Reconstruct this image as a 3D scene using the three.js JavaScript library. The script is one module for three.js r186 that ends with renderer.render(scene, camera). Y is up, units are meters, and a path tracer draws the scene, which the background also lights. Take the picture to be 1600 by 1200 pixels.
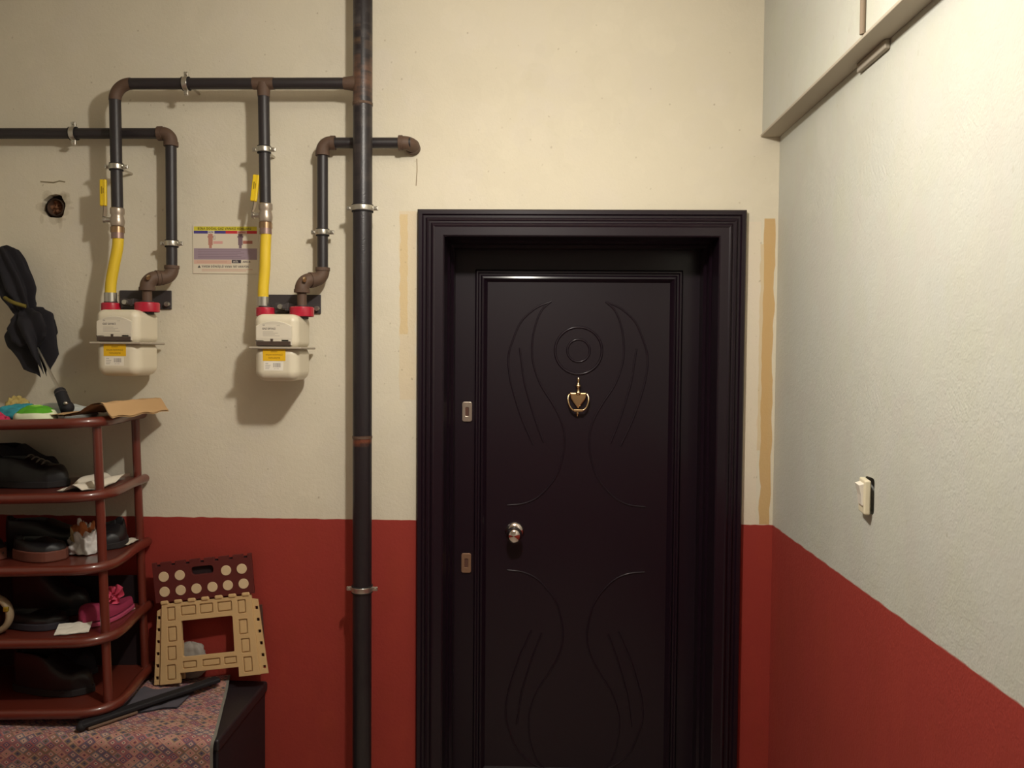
import * as THREE from 'three';
import { RoundedBoxGeometry } from 'three/addons/geometries/RoundedBoxGeometry.js';
import { RectAreaLightUniformsLib } from 'three/addons/lights/RectAreaLightUniformsLib.js';
import { mergeGeometries, toCreasedNormals } from 'three/addons/utils/BufferGeometryUtils.js';
import { ImprovedNoise } from 'three/addons/math/ImprovedNoise.js';

// ------------------------------------------------------------------ camera, light, exposure
const scene = new THREE.Scene();
scene.background = new THREE.Color(0x000000);
const V = (x, y, z) => new THREE.Vector3(x, y, z);
const camera = new THREE.PerspectiveCamera(2 * Math.atan(600 / 1300) * 180 / Math.PI, 4 / 3, 0.05, 30);
camera.position.set(0, 1.6, 2.65);
{ // looking slightly left of the door and a little downwards, held about half a degree off level
  const n = V(38, 47, -1300).normalize(), roll = 0.5 * Math.PI / 180;
  const up = V(Math.sin(roll), Math.cos(roll), 0); up.addScaledVector(n, -up.dot(n)).normalize();
  const right = V().crossVectors(n, up);
  const m = new THREE.Matrix4().makeBasis(V(right.x, up.x, -n.x), V(right.y, up.y, -n.y), V(right.z, up.z, -n.z));
  camera.quaternion.setFromRotationMatrix(m);
}
scene.add(camera);
RectAreaLightUniformsLib.init();
const LAMP = V(-0.07, 2.50, 1.22), LAMP_COLOR = new THREE.Color().setRGB(1.0, 0.945, 0.85);
const POINT_POWER = 3.0, DOWN_POWER = 850;
const renderer = new THREE.WebGLRenderer({ antialias: true });
renderer.toneMapping = THREE.LinearToneMapping;
renderer.toneMappingExposure = 0.93;
renderer.shadowMap.enabled = true;
renderer.shadowMap.type = THREE.PCFSoftShadowMap;

// ------------------------------------------------------------------ helpers
let seed = 7;
const rnd = () => { seed = (seed * 1664525 + 1013904223) >>> 0; return seed / 4294967296; };
const noise = new ImprovedNoise();
const fbm = (x, y, z = 0) => noise.noise(x, y, z) + 0.5 * noise.noise(x * 2.1, y * 2.1, z + 5) + 0.25 * noise.noise(x * 4.3, y * 4.3, z + 9);
const used = {};
function numbered(name) {
  const k = used[name] = (used[name] ?? -1) + 1;
  return k ? `${name}_${String(k).padStart(3, '0')}` : name;
}
function thing(name, label, category, pos = [0, 0, 0], group) {
  const o = new THREE.Group(); o.name = numbered(name); scene.add(o);
  o.position.set(...pos); o.userData = { label, category };
  if (group) o.userData.group = group;
  return o;
}
function part(name, geo, mat, parent, label) {
  const m = new THREE.Mesh(Array.isArray(geo) ? merge(geo) : geo, mat); m.name = name; parent.add(m);
  if (label) m.userData.label = label;
  return m;
}
function single(name, geo, mat, label, category, pos = [0, 0, 0], group) {
  const m = new THREE.Mesh(Array.isArray(geo) ? merge(geo) : geo, mat); m.name = numbered(name); scene.add(m);
  m.position.set(...pos); m.userData = { label, category };
  if (group) m.userData.group = group;
  return m;
}
function struct(name, geo, mat, label) {
  const m = new THREE.Mesh(Array.isArray(geo) ? merge(geo) : geo, mat); m.name = name; scene.add(m);
  m.userData = { kind: 'structure' }; if (label) m.userData.label = label;
  return m;
}
function merge(list) {
  return mergeGeometries(list.map(g => {
    const h = g.index ? g.toNonIndexed() : g.clone();
    for (const k of Object.keys(h.attributes)) if (!['position', 'normal', 'uv'].includes(k)) h.deleteAttribute(k);
    return h;
  }));
}
const T = (g, x, y, z) => g.translate(x, y, z);
const box = (w, h, d, x = 0, y = 0, z = 0) => new THREE.BoxGeometry(w, h, d).translate(x, y, z);
const rbox = (w, h, d, r, x = 0, y = 0, z = 0, s = 3) => new RoundedBoxGeometry(w, h, d, s, r).translate(x, y, z);
function cyl(a, b, r0, r1 = r0, seg = 28, open = false) { // cylinder from a to b
  const A = Array.isArray(a) ? V(...a) : a, B = Array.isArray(b) ? V(...b) : b, d = B.clone().sub(A);
  const g = new THREE.CylinderGeometry(r1, r0, d.length(), seg, 1, open);
  g.applyQuaternion(new THREE.Quaternion().setFromUnitVectors(V(0, 1, 0), d.clone().normalize()));
  const m = A.clone().add(B).multiplyScalar(0.5);
  return g.translate(m.x, m.y, m.z);
}
function tube(pts, r, seg = 60, rs = 12, closed = false, tension = 0.5) {
  return new THREE.TubeGeometry(new THREE.CatmullRomCurve3(pts.map(p => Array.isArray(p) ? V(...p) : p), closed, 'catmullrom', tension), seg, r, rs, closed);
}
class Arc extends THREE.Curve { // quarter bend between two directions
  constructor(c, a, b, R) { super(); Object.assign(this, { c, a, b, R }); }
  getPoint(t, o = V()) {
    const th = t * Math.PI / 2, k = this.R;
    return o.copy(this.c).addScaledVector(this.a, -k * (1 - Math.sin(th))).addScaledVector(this.b, k * (1 - Math.cos(th)));
  }
}
function bend(c, a, b, R, r, collar = 0, len = 0.014) { // pipe elbow whose corner is c, coming in along a, going out along b
  const C = V(...c), A = V(...a).normalize(), B = V(...b).normalize();
  const g = [new THREE.TubeGeometry(new Arc(C, A, B, R), 20, r, 24, false)];
  if (collar) {
    const s = C.clone().addScaledVector(A, -R), e = C.clone().addScaledVector(B, R);
    g.push(cyl(s.clone().addScaledVector(A, -len), s, collar, collar, 28), cyl(e, e.clone().addScaledVector(B, len), collar, collar, 28));
  }
  return g;
}
function grid(nu, nv, f, flip = false) { // smooth surface from f(u, v), u and v in 0..1
  const p = [], uv = [], ix = [];
  for (let j = 0; j <= nv; j++) for (let i = 0; i <= nu; i++) {
    const q = f(i / nu, j / nv); p.push(...(Array.isArray(q) ? q : [q.x, q.y, q.z])); uv.push(i / nu, j / nv);
  }
  for (let j = 0; j < nv; j++) for (let i = 0; i < nu; i++) {
    const a = j * (nu + 1) + i, b = a + 1, c = a + nu + 1, d = c + 1;
    flip ? ix.push(a, c, b, b, c, d) : ix.push(a, b, c, b, d, c);
  }
  const g = new THREE.BufferGeometry();
  g.setAttribute('position', new THREE.Float32BufferAttribute(p, 3));
  g.setAttribute('uv', new THREE.Float32BufferAttribute(uv, 2));
  g.setIndex(ix); g.computeVertexNormals();
  return g;
}
const lathe = (pts, seg = 32) => new THREE.LatheGeometry(pts.map(p => new THREE.Vector2(...p)), seg);
function poly(pts) { const s = new THREE.Shape(); pts.forEach((p, i) => i ? s.lineTo(...p) : s.moveTo(...p)); s.closePath(); return s; }
function rrect(x0, y0, x1, y1, r, cls = THREE.Shape) {
  const s = new cls(); s.moveTo(x0 + r, y0); s.lineTo(x1 - r, y0); s.quadraticCurveTo(x1, y0, x1, y0 + r); s.lineTo(x1, y1 - r);
  s.quadraticCurveTo(x1, y1, x1 - r, y1); s.lineTo(x0 + r, y1); s.quadraticCurveTo(x0, y1, x0, y1 - r); s.lineTo(x0, y0 + r); s.quadraticCurveTo(x0, y0, x0 + r, y0);
  return s;
}
const extrude = (s, d, bevel = 0, seg = 2) => new THREE.ExtrudeGeometry(s, bevel
  ? { depth: d - 2 * bevel, bevelEnabled: true, bevelThickness: bevel, bevelSize: bevel, bevelOffset: -bevel, bevelSegments: seg, curveSegments: 16 }
  : { depth: d, bevelEnabled: false, curveSegments: 24 }).translate(0, 0, bevel);
// moulding swept round a rectangle: profile = [[inset, z], ...]
function mould(x0, y0, x1, y1, profile, closed) {
  const p = [], uv = [];
  const rect = ([k, z]) => [[x0 + k, closed ? y0 + k : y0, z], [x0 + k, y1 - k, z], [x1 - k, y1 - k, z], [x1 - k, closed ? y0 + k : y0, z]];
  for (let i = 0; i + 1 < profile.length; i++) {
    const A = rect(profile[i]), B = rect(profile[i + 1]);
    for (let s = 0; s < (closed ? 4 : 3); s++) {
      const t = (s + 1) % 4;
      for (const q of [A[s], A[t], B[s], A[t], B[t], B[s]]) { p.push(...q); uv.push(q[0], q[1]); }
    }
  }
  const g = new THREE.BufferGeometry();
  g.setAttribute('position', new THREE.Float32BufferAttribute(p, 3)); g.setAttribute('uv', new THREE.Float32BufferAttribute(uv, 2));
  g.computeVertexNormals();
  return g;
}
function planarUV(g, f) {
  const p = g.attributes.position, uv = g.attributes.uv;
  for (let i = 0; i < p.count; i++) uv.setXY(i, ...f(p.getX(i), p.getY(i), p.getZ(i)));
  return g;
}
function canvasTex(w, h, draw, srgb = true) {
  const c = document.createElement('canvas'); c.width = w; c.height = h; draw(c.getContext('2d'), w, h);
  const t = new THREE.CanvasTexture(c); if (srgb) t.colorSpace = THREE.SRGBColorSpace;
  t.wrapS = t.wrapT = THREE.RepeatWrapping; t.anisotropy = 8;
  return t;
}
function dataTex(n, f) { // single-value tileable relief
  const d = new Uint8Array(n * n * 4);
  for (let j = 0; j < n; j++) for (let i = 0; i < n; i++) { const v = Math.max(0, Math.min(255, 255 * f(i / n, j / n))); d.set([v, v, v, 255], (j * n + i) * 4); }
  const t = new THREE.DataTexture(d, n, n); t.wrapS = t.wrapT = THREE.RepeatWrapping; t.magFilter = THREE.LinearFilter; t.minFilter = THREE.LinearMipmapLinearFilter; t.generateMipmaps = true; t.needsUpdate = true;
  return t;
}
const tileNoise = (u, v, f, z) => { // blends four shifted samples so that it tiles
  const s = (a, b) => noise.noise(a * f, b * f, z);
  return (s(u, v) * (1 - u) + s(u - 1, v) * u) * (1 - v) + (s(u, v - 1) * (1 - u) + s(u - 1, v - 1) * u) * v;
};

// ------------------------------------------------------------------ materials
const std = (color, roughness = 0.6, o = {}) => new THREE.MeshStandardMaterial({ color, roughness, ...o });
const plasterRelief = dataTex(512, (u, v) => 0.5 + 0.22 * tileNoise(u, v, 48, 1) + 0.2 * tileNoise(u, v, 110, 3) + 0.2 * tileNoise(u, v, 14, 7));
const fineRelief = dataTex(256, (u, v) => 0.5 + 0.3 * tileNoise(u, v, 60, 2) + 0.25 * tileNoise(u, v, 24, 4));
const relief = (t, rx, ry) => { const c = t.clone(); c.repeat.set(rx, ry); c.needsUpdate = true; return c; };
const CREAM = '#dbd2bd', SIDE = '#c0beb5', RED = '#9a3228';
const MAT = {
  door: new THREE.MeshPhysicalMaterial({ color: 0x190a16, roughness: 0.5, specularIntensity: 0.5, clearcoat: 0.3, clearcoatRoughness: 0.16 }),
  pipe: std(0x2b2628, 0.42, { bumpMap: relief(fineRelief, 2, 8), bumpScale: 0.0004 }),
  rust: std(0x5a4436, 0.6, { bumpMap: relief(fineRelief, 3, 3), bumpScale: 0.0006 }),
  zinc: std(0xc9c4ba, 0.28, { metalness: 0.9 }),
  rubber: std(0x1a1718, 0.8),
  brass: std(0xb09070, 0.3, { metalness: 0.85 }),
  gold: std(0xdcbd92, 0.22, { metalness: 1 }),
  chrome: std(0xe0d2cc, 0.1, { metalness: 1 }),
  nickel: std(0xb8a99a, 0.35, { metalness: 0.7 }),
  yellow: std(0xe6c21c, 0.5),
  meter: new THREE.MeshPhysicalMaterial({ color: 0xd9cfb8, roughness: 0.4, clearcoat: 0.2 }),
  seal: new THREE.MeshPhysicalMaterial({ color: 0xb01a34, roughness: 0.3, clearcoat: 0.4 }),
  plate: std(0x453f40, 0.55, { metalness: 0.3 }),
  rack: new THREE.MeshPhysicalMaterial({ color: 0x63281c, roughness: 0.4, clearcoat: 0.6, clearcoatRoughness: 0.12 }),
  black: std(0x121016, 0.75),
  blackCloth: std(0x15121a, 0.85, { side: THREE.DoubleSide }),
  blackShoe: new THREE.MeshPhysicalMaterial({ color: 0x100e12, roughness: 0.5, clearcoat: 0.15 }),
  brownSole: std(0x6a3a2c, 0.7), darkSole: std(0x1c1718, 0.8),
  beige: std(0xc9a878, 0.5), stoolBrown: std(0x5c2320, 0.5), dot: std(0xd8c09a, 0.6),
  white: std(0xe4ddd0, 0.6), paper: std(0xddd3c2, 0.9, { side: THREE.DoubleSide }),
  chest: std(0x17131a, 0.55),
  switchWhite: std(0xe2d8bc, 0.4), hole: std(0x241712, 0.95),
};

// ------------------------------------------------------------------ the setting
const XL = -2.0, XR = 0.755, ZF = 3.5, H = 2.716, DADO = 1.062;
function wallPaint(w, h, x0, x1, extra, base = CREAM) {
  return canvasTex(w, h, (c) => {
    const X = x => (x - x0) / (x1 - x0) * w, Y = y => (1 - y / H) * h;
    c.fillStyle = base; c.fillRect(0, 0, w, h);
    for (let i = 0; i < 2600; i++) { // faint mottling of old emulsion
      const r = 6 + 40 * rnd(); c.globalAlpha = 0.025; c.fillStyle = ['#fff6e0', '#b9a98a', '#cfc09c', '#e8d6c4'][i % 4];
      c.beginPath(); c.ellipse(rnd() * w, rnd() * h, r, r * (0.5 + rnd()), rnd() * 3, 0, 7); c.fill();
    }
    c.globalAlpha = 1; c.fillStyle = RED; c.beginPath(); c.moveTo(0, h);
    for (let i = 0; i <= 200; i++) c.lineTo(i / 200 * w, Y(DADO + 0.0025 * fbm(i * 0.35, x0)));
    c.lineTo(w, h); c.fill();
    for (let i = 0; i < 900; i++) {
      c.globalAlpha = 0.05; c.fillStyle = i % 2 ? '#7c2018' : '#b4442f'; const r = 6 + 26 * rnd();
      c.beginPath(); c.ellipse(rnd() * w, Y(DADO) + 46 + rnd() * h * 0.4, r, r * 1.6, 0, 0, 7); c.fill();
    }
    c.globalAlpha = 1; extra?.(c, X, Y);
  });
}
const backPaint = wallPaint(2048, 2020, XL, XR, (c, X, Y) => {
  // bare filler strips on both sides of the door
  const strip = (xa, xb, ya, yb, col, alpha, z) => {
    c.fillStyle = col; c.globalAlpha = alpha; c.beginPath(); const n = 40;
    for (let i = 0; i <= n; i++) c.lineTo(X(xa + 0.006 * fbm(i * 0.3, z)), Y(ya + (yb - ya) * i / n));
    for (let i = n; i >= 0; i--) c.lineTo(X(xb + 0.006 * fbm(i * 0.3, z + 4)), Y(ya + (yb - ya) * i / n));
    c.fill(); c.globalAlpha = 1;
  };
  strip(0.712, 0.746, 1.064, 2.03, '#c39a5e', 0.75, 2); strip(0.702, 0.735, 1.3, 1.95, '#cba56c', 0.35, 8);
  strip(0.655, 0.702, 1.064, 2.02, '#e2d2bd', 0.5, 12);
  strip(-0.436, -0.412, 1.66, 2.04, '#d2b276', 0.6, 5); strip(-0.438, -0.385, 1.45, 2.05, '#dcc49c', 0.4, 15);
  c.strokeStyle = '#7d6a4c'; c.lineWidth = 1.6; c.beginPath(); c.moveTo(X(-0.384), Y(2.215)); c.lineTo(X(-0.383), Y(2.18)); c.lineTo(X(-0.386), Y(2.13)); c.stroke(); // drip under the pipe
  c.strokeStyle = '#7c7054'; c.lineWidth = 3; c.beginPath(); c.moveTo(X(-1.598), Y(2.141)); c.lineTo(X(-1.555), Y(2.138)); c.lineTo(X(-1.535), Y(2.143)); c.lineTo(X(-1.517), Y(2.14)); c.stroke(); // crack
  for (let i = 0; i < 240; i++) { // scuffs and specks
    c.globalAlpha = 0.12 + 0.3 * rnd(); c.fillStyle = '#8d7d62'; c.beginPath();
    c.ellipse(X(-1.7 + 2.45 * rnd()), Y(1.1 + 1.6 * rnd()), 0.6 + 1.8 * rnd(), 0.6 + 2.6 * rnd(), rnd(), 0, 7); c.fill();
  }
  c.globalAlpha = 0.16; c.fillStyle = '#8f8266'; // grime round the hole
  for (let i = 0; i < 30; i++) { c.beginPath(); c.ellipse(X(-1.553 + 0.09 * (rnd() - 0.5)), Y(2.055 + 0.09 * (rnd() - 0.5)), 12 * rnd() + 4, 14 * rnd() + 3, 0, 0, 7); c.fill(); }
  c.globalAlpha = 1;
});
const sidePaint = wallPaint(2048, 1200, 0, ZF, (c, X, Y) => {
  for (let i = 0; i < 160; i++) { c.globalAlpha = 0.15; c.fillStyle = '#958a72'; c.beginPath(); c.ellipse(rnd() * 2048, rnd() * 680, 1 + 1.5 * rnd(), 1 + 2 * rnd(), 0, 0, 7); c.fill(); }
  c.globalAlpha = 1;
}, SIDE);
const wallMat = (map, bx, by, bs) => new THREE.MeshStandardMaterial({ map, roughness: 0.8, bumpMap: relief(plasterRelief, bx, by), bumpScale: bs });
{
  // back wall, with the doorway and the broken-out hole
  const s = poly([[XL - 0.2, -0.05], [XR + 0.2, -0.05], [XR + 0.2, H + 0.15], [XL - 0.2, H + 0.15]]);
  s.holes.push(poly([[-0.3, -0.02], [0.582, -0.02], [0.582, 1.98], [-0.3, 1.98]]));
  const hp = []; for (let i = 0; i < 26; i++) { const a = i / 26 * Math.PI * 2, r = 0.039 + 0.008 * fbm(Math.cos(a) * 1.6 + 3, Math.sin(a) * 1.6); hp.push([-1.553 + r * Math.cos(a), 2.062 + r * Math.sin(a)]); }
  s.holes.push(poly(hp));
  const g = planarUV(extrude(s, 0.24).translate(0, 0, -0.24), (x, y) => [(x - XL) / (XR - XL), y / H]);
  struct('wall_back', g, wallMat(backPaint, 6, 4.8, 0.0012), 'cream plaster wall with a brick red dado, pierced by the doorway');
  // right wall, with the hole the loose switch hangs over
  const r = poly([[-ZF - 0.2, -0.05], [0, -0.05], [0, H + 0.15], [-ZF - 0.2, H + 0.15]]);
  r.holes.push(rrect(-0.785, 1.246, -0.732, 1.328, 0.012, THREE.Path));
  const gr = extrude(r, 0.2).rotateY(Math.PI / 2).translate(XR, 0, 0);
  planarUV(gr, (x, y, z) => [z / ZF, y / H]);
  struct('wall_right', gr, wallMat(sidePaint, 9.2, 5.4, 0.0022), 'rough cream plaster wall with a brick red dado');
  const gl = planarUV(box(0.2, H + 0.2, ZF + 0.4, XL - 0.1, H / 2, ZF / 2), (x, y, z) => [z / ZF, y / H]);
  struct('wall_left', gl, wallMat(sidePaint, 9.2, 5.4, 0.0016));
  const gf = planarUV(box(XR - XL + 0.4, H + 0.2, 0.2, (XL + XR) / 2, H / 2, ZF + 0.1), (x, y) => [(x - XL) / (XR - XL), y / H]);
  struct('wall_front', gf, wallMat(sidePaint, 6, 4.8, 0.0016));
  struct('ceiling', box(XR - XL + 0.5, 0.15, ZF + 0.5, (XL + XR) / 2, H + 0.075, ZF / 2), std(0xd9d2c2, 0.9));
  struct('floor', box(XR - XL + 0.5, 0.1, ZF + 0.5, (XL + XR) / 2, -0.05, ZF / 2), std(0xb0a698, 0.4));
  // shallow plaster beam along the top of the right wall and the board that closes its underside
  struct('trim_1', planarUV(box(0.055, H - 2.291, ZF, XR - 0.0275, (H + 2.291) / 2, ZF / 2), (x, y, z) => [z / ZF, y / H]), wallMat(sidePaint, 9.2, 5.4, 0.0022), 'plaster beam along the top of the right wall');
  struct('trim_2', rbox(0.060, 0.008, ZF, 0.002, XR - 0.030, 2.287, ZF / 2), std(0xb0a594, 0.7), 'grey board closing the underside of the beam');
}

// ------------------------------------------------------------------ lamp (above the frame)
{
  const t = thing('ceiling_lamp', 'bare round bulb hanging in a short holder from the ceiling', 'lamp', [LAMP.x, LAMP.y, LAMP.z]);
  part('bulb', lathe([[0.0001, -0.045], [0.018, -0.041], [0.034, -0.026], [0.04, -0.004], [0.036, 0.016], [0.024, 0.038], [0.016, 0.056], [0.0145, 0.06]], 32),
    new THREE.MeshStandardMaterial({ color: 0xffffff, emissive: LAMP_COLOR, emissiveIntensity: 3, roughness: 0.4 }), t);
  part('lamp_holder', lathe([[0.0001, 0.1], [0.012, 0.1], [0.021, 0.085], [0.021, 0.052], [0.0175, 0.05]], 24), std(0x181818, 0.5), t);
  part('cord', cyl([0, 0.1, 0], [0, H - LAMP.y - 0.012, 0], 0.0035), std(0xd8d2c4, 0.6), t);
  part('ceiling_rose', lathe([[0.0001, H - LAMP.y - 0.03], [0.02, H - LAMP.y - 0.028], [0.04, H - LAMP.y - 0.01], [0.042, H - LAMP.y]], 28), MAT.white, t);
  const p = new THREE.PointLight(LAMP_COLOR, POINT_POWER, 0, 2); p.name = 'bulb_light'; p.position.copy(LAMP); p.shadow.radius = 2; scene.add(p);
  p.shadow.mapSize.set(2048, 2048); p.shadow.bias = -0.0005;
  const d = new THREE.RectAreaLight(LAMP_COLOR, DOWN_POWER, 0.07, 0.07); d.name = 'bulb_down_light'; d.position.set(LAMP.x, LAMP.y - 0.048, LAMP.z); d.lookAt(LAMP.x, 0, LAMP.z); scene.add(d);
}

// ------------------------------------------------------------------ door
{
  const d = new THREE.Group(); d.name = 'door_1'; scene.add(d);
  d.userData = { kind: 'structure', label: 'dark brown moulded steel door set deep in a wide profiled frame' };
  const casing = mould(-0.378, 0, 0.652, 2.053, [[0, 0], [0, 0.02], [0.004, 0.025], [0.015, 0.025], [0.019, 0.019], [0.026, 0.019], [0.03, 0.027], [0.034, 0.029], [0.038, 0.026], [0.043, 0.026], [0.047, 0.032], [0.052, 0.035], [0.057, 0.033], [0.082, 0.033], [0.086, 0.029], [0.086, -0.0]], false);
  part('door_frame', casing, MAT.door, d);
  part('door_jamb', mould(-0.292, 0, 0.566, 1.967, [[0, 0.002], [0, -0.075], [0.006, -0.085], [0.006, -0.13], [0.014, -0.14], [0.014, -0.235]], false), MAT.door, d);
  const leaf = part('door_leaf', box(0.856, 1.975, 0.045, 0.137, 0.9875, -0.2225), MAT.door, d);
  const M = [[0, 0], [0, 0.007], [0.005, 0.013], [0.010, 0.013], [0.014, 0.008], [0.019, 0.008], [0.024, 0.015], [0.030, 0.016], [0.035, 0.010], [0.042, 0.0]];
  part('panel_moulding', mould(-0.21, 0.12, 0.494, 1.886, M, true).translate(0, 0, -0.2), MAT.door, leaf);
  // the raised carving: two wings, mirrored left to right and top to bottom, round a double ring
  const crv = [
    [[230, 78], [170, 105], [115, 155], [85, 220], [65, 290], [70, 370], [90, 450], [120, 540], [165, 640]],
    [[230, 78], [195, 110], [172, 160], [158, 230], [160, 310], [190, 400], [240, 480], [275, 550], [288, 620], [277, 700], [250, 770], [190, 840], [130, 870], [65, 878]],
    [[108, 260], [115, 310], [127, 390], [152, 480], [178, 560], [205, 630]],
  ];
  const W = ([u, v]) => [(u - 335) / 1140, 1.848 - v / 1140];
  for (const sx of [1, -1]) for (const sy of [0, 1]) part('carved_wing', crv.map(c => tube(c.map(q => { const [x, y] = W(q); return [0.142 + sx * x, sy ? 1.93 - y : y, -0.2008]; }), 0.0036, 70, 8)), MAT.door, leaf);
  for (const [r, q] of [[0.080, 0.0045], [0.038, 0.004]]) part('carved_ring', new THREE.TorusGeometry(r, q, 10, 60).translate(0.144, 1.612, -0.2005), MAT.door, leaf);
  // two lock plates on the left stile
  for (const [y, m] of [[1.4, MAT.nickel], [0.876, std(0x9a7860, 0.45, { metalness: 0.5 })]]) {
    const s = rrect(-0.017, -0.034, 0.017, 0.034, 0.008); s.holes.push(rrect(-0.006, -0.015, 0.006, 0.015, 0.004, THREE.Path));
    const p = part('keyhole_plate', extrude(s, 0.006, 0.0015).translate(-0.236, y, -0.2), m, d);
    part('keyhole', rbox(0.014, 0.031, 0.004, 0.0015, -0.236, y, -0.198), std(0x5c3c30, 0.7), p, 'dark recessed keyhole');
  }
  // knob
  const kx = -0.07, ky = 0.985;
  const kn = part('door_knob', lathe([[0.0001, 0], [0.011, 0.001], [0.011, 0.018], [0.014, 0.024], [0.024, 0.034], [0.0285, 0.046], [0.026, 0.058], [0.017, 0.067], [0.0001, 0.07]], 40).rotateX(Math.PI / 2).translate(kx, ky, -0.196), MAT.chrome, d);
  part('rosette', lathe([[0.0001, 0.012], [0.014, 0.012], [0.024, 0.009], [0.032, 0.004], [0.034, 0]], 40).rotateX(Math.PI / 2).translate(kx, ky, -0.2), MAT.chrome, kn);
  // knocker
  const nx = 0.144;
  const body = part('door_knocker', [
    lathe([[0.0001, 0.128], [0.004, 0.126], [0.005, 0.118], [0.003, 0.112], [0.005, 0.104], [0.010, 0.1], [0.010, 0.096], [0.005, 0.092], [0.004, 0.084], [0.008, 0.076], [0.009, 0.072], [0.004, 0.066]], 20).scale(1, 1, 0.8).translate(nx, 1.394, -0.186),
    extrude(poly([[-0.028, 0.075], [0.028, 0.075], [0.026, 0.056], [0.017, 0.042], [0.004, 0.026], [0, 0.015], [-0.004, 0.026], [-0.017, 0.042], [-0.026, 0.056]]), 0.014, 0.004).translate(nx, 1.394, -0.2),
    lathe([[0.0001, -0.006], [0.004, 0], [0.0055, 0.008], [0.003, 0.016]], 16).translate(nx - 0.002, 1.392, -0.188)], MAT.gold, d);
  part('knocker_ring', [tube([[-0.03, 0.07, 0], [-0.0345, 0.06, 0.004], [-0.034, 0.045, 0.008], [-0.027, 0.026, 0.01], [-0.016, 0.016, 0.011], [0, 0.0135, 0.011], [0.016, 0.016, 0.011], [0.027, 0.026, 0.01], [0.034, 0.045, 0.008], [0.0345, 0.06, 0.004], [0.03, 0.07, 0]], 0.0034, 60, 10).translate(nx, 1.394, -0.186),
    rbox(0.032, 0.009, 0.01, 0.003, nx, 1.409, -0.174)], MAT.gold, body);
}

// ------------------------------------------------------------------ gas pipes
const RZ = 0.1, OZ = 0.05, PR = 0.0172, MY = 2.419, LX = -1.301, TX = -0.84, RX = -0.5355;
{
  const riserMap = canvasTex(64, 1024, (c, w, h) => {
    const Y = y => (1 - y / H) * h;
    c.fillStyle = '#241f22'; c.fillRect(0, 0, w, h);
    const band = (y0, y1, col, a, n) => { for (let i = 0; i < n; i++) { c.globalAlpha = a; c.fillStyle = col; const y = y0 + (y1 - y0) * rnd(); c.fillRect(rnd() * w - 8, Y(y), 6 + 26 * rnd(), 2 + 9 * rnd()); } c.globalAlpha = 1; };
    band(2.5, 2.7, '#55504c', 0.25, 40); band(2.53, 2.6, '#6a5138', 0.3, 14); band(2.36, 2.5, '#6c503f', 0.32, 80); band(2.4, 2.47, '#6e4c3e', 0.3, 24); band(1.33, 1.345, '#6c3a28', 0.5, 20); band(2.1, 2.36, '#4a403c', 0.2, 60);
    band(0.2, 2.1, '#1b181b', 0.25, 160);
  });
  const t = thing('gas_riser', 'thick black gas riser pipe with welded branch feeding both meters', 'pipe', [RX, 0, RZ]);
  const P = (x, y, z = RZ) => [x - RX, y, z - RZ];
  part('riser_pipe', cyl([0, 0, 0], [0, H, 0], 0.0295, 0.0295, 48), new THREE.MeshStandardMaterial({ map: riserMap, roughness: 0.38, bumpMap: relief(fineRelief, 1, 20), bumpScale: 0.0006 }), t);
  for (const y of [1.335, 2.352]) part('weld_collar', cyl([0, y, 0], [0, y + 0.008, 0], 0.0307, 0.0307, 48), MAT.rust, t);
  part('branch_pipe', [cyl(P(LX + 0.05, MY), P(TX - 0.03, MY), PR), cyl(P(TX + 0.03, MY), P(RX - 0.05, MY), PR)], MAT.pipe, t);
  part('branch_weld', cyl(P(RX - 0.058, MY), P(RX - 0.02, MY), PR + 0.001, PR + 0.006), MAT.rust, t);
  part('bend', bend(P(LX, MY), [0, 1, 0], [1, 0, 0], 0.05, PR + 0.001), MAT.rust, t);
  part('tee', [cyl(P(TX - 0.032, MY), P(TX + 0.032, MY), PR + 0.0012), cyl(P(TX, MY), P(TX, MY - 0.04), PR + 0.004, PR + 0.001)], MAT.rust, t);
  part('drop_pipe', cyl(P(LX, MY - 0.05), P(LX + 0.004, 2.04), PR), MAT.pipe, t);
  part('drop_pipe', cyl(P(TX, MY - 0.04), P(TX + 0.004, 2.055), PR), MAT.pipe, t);
}
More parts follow.
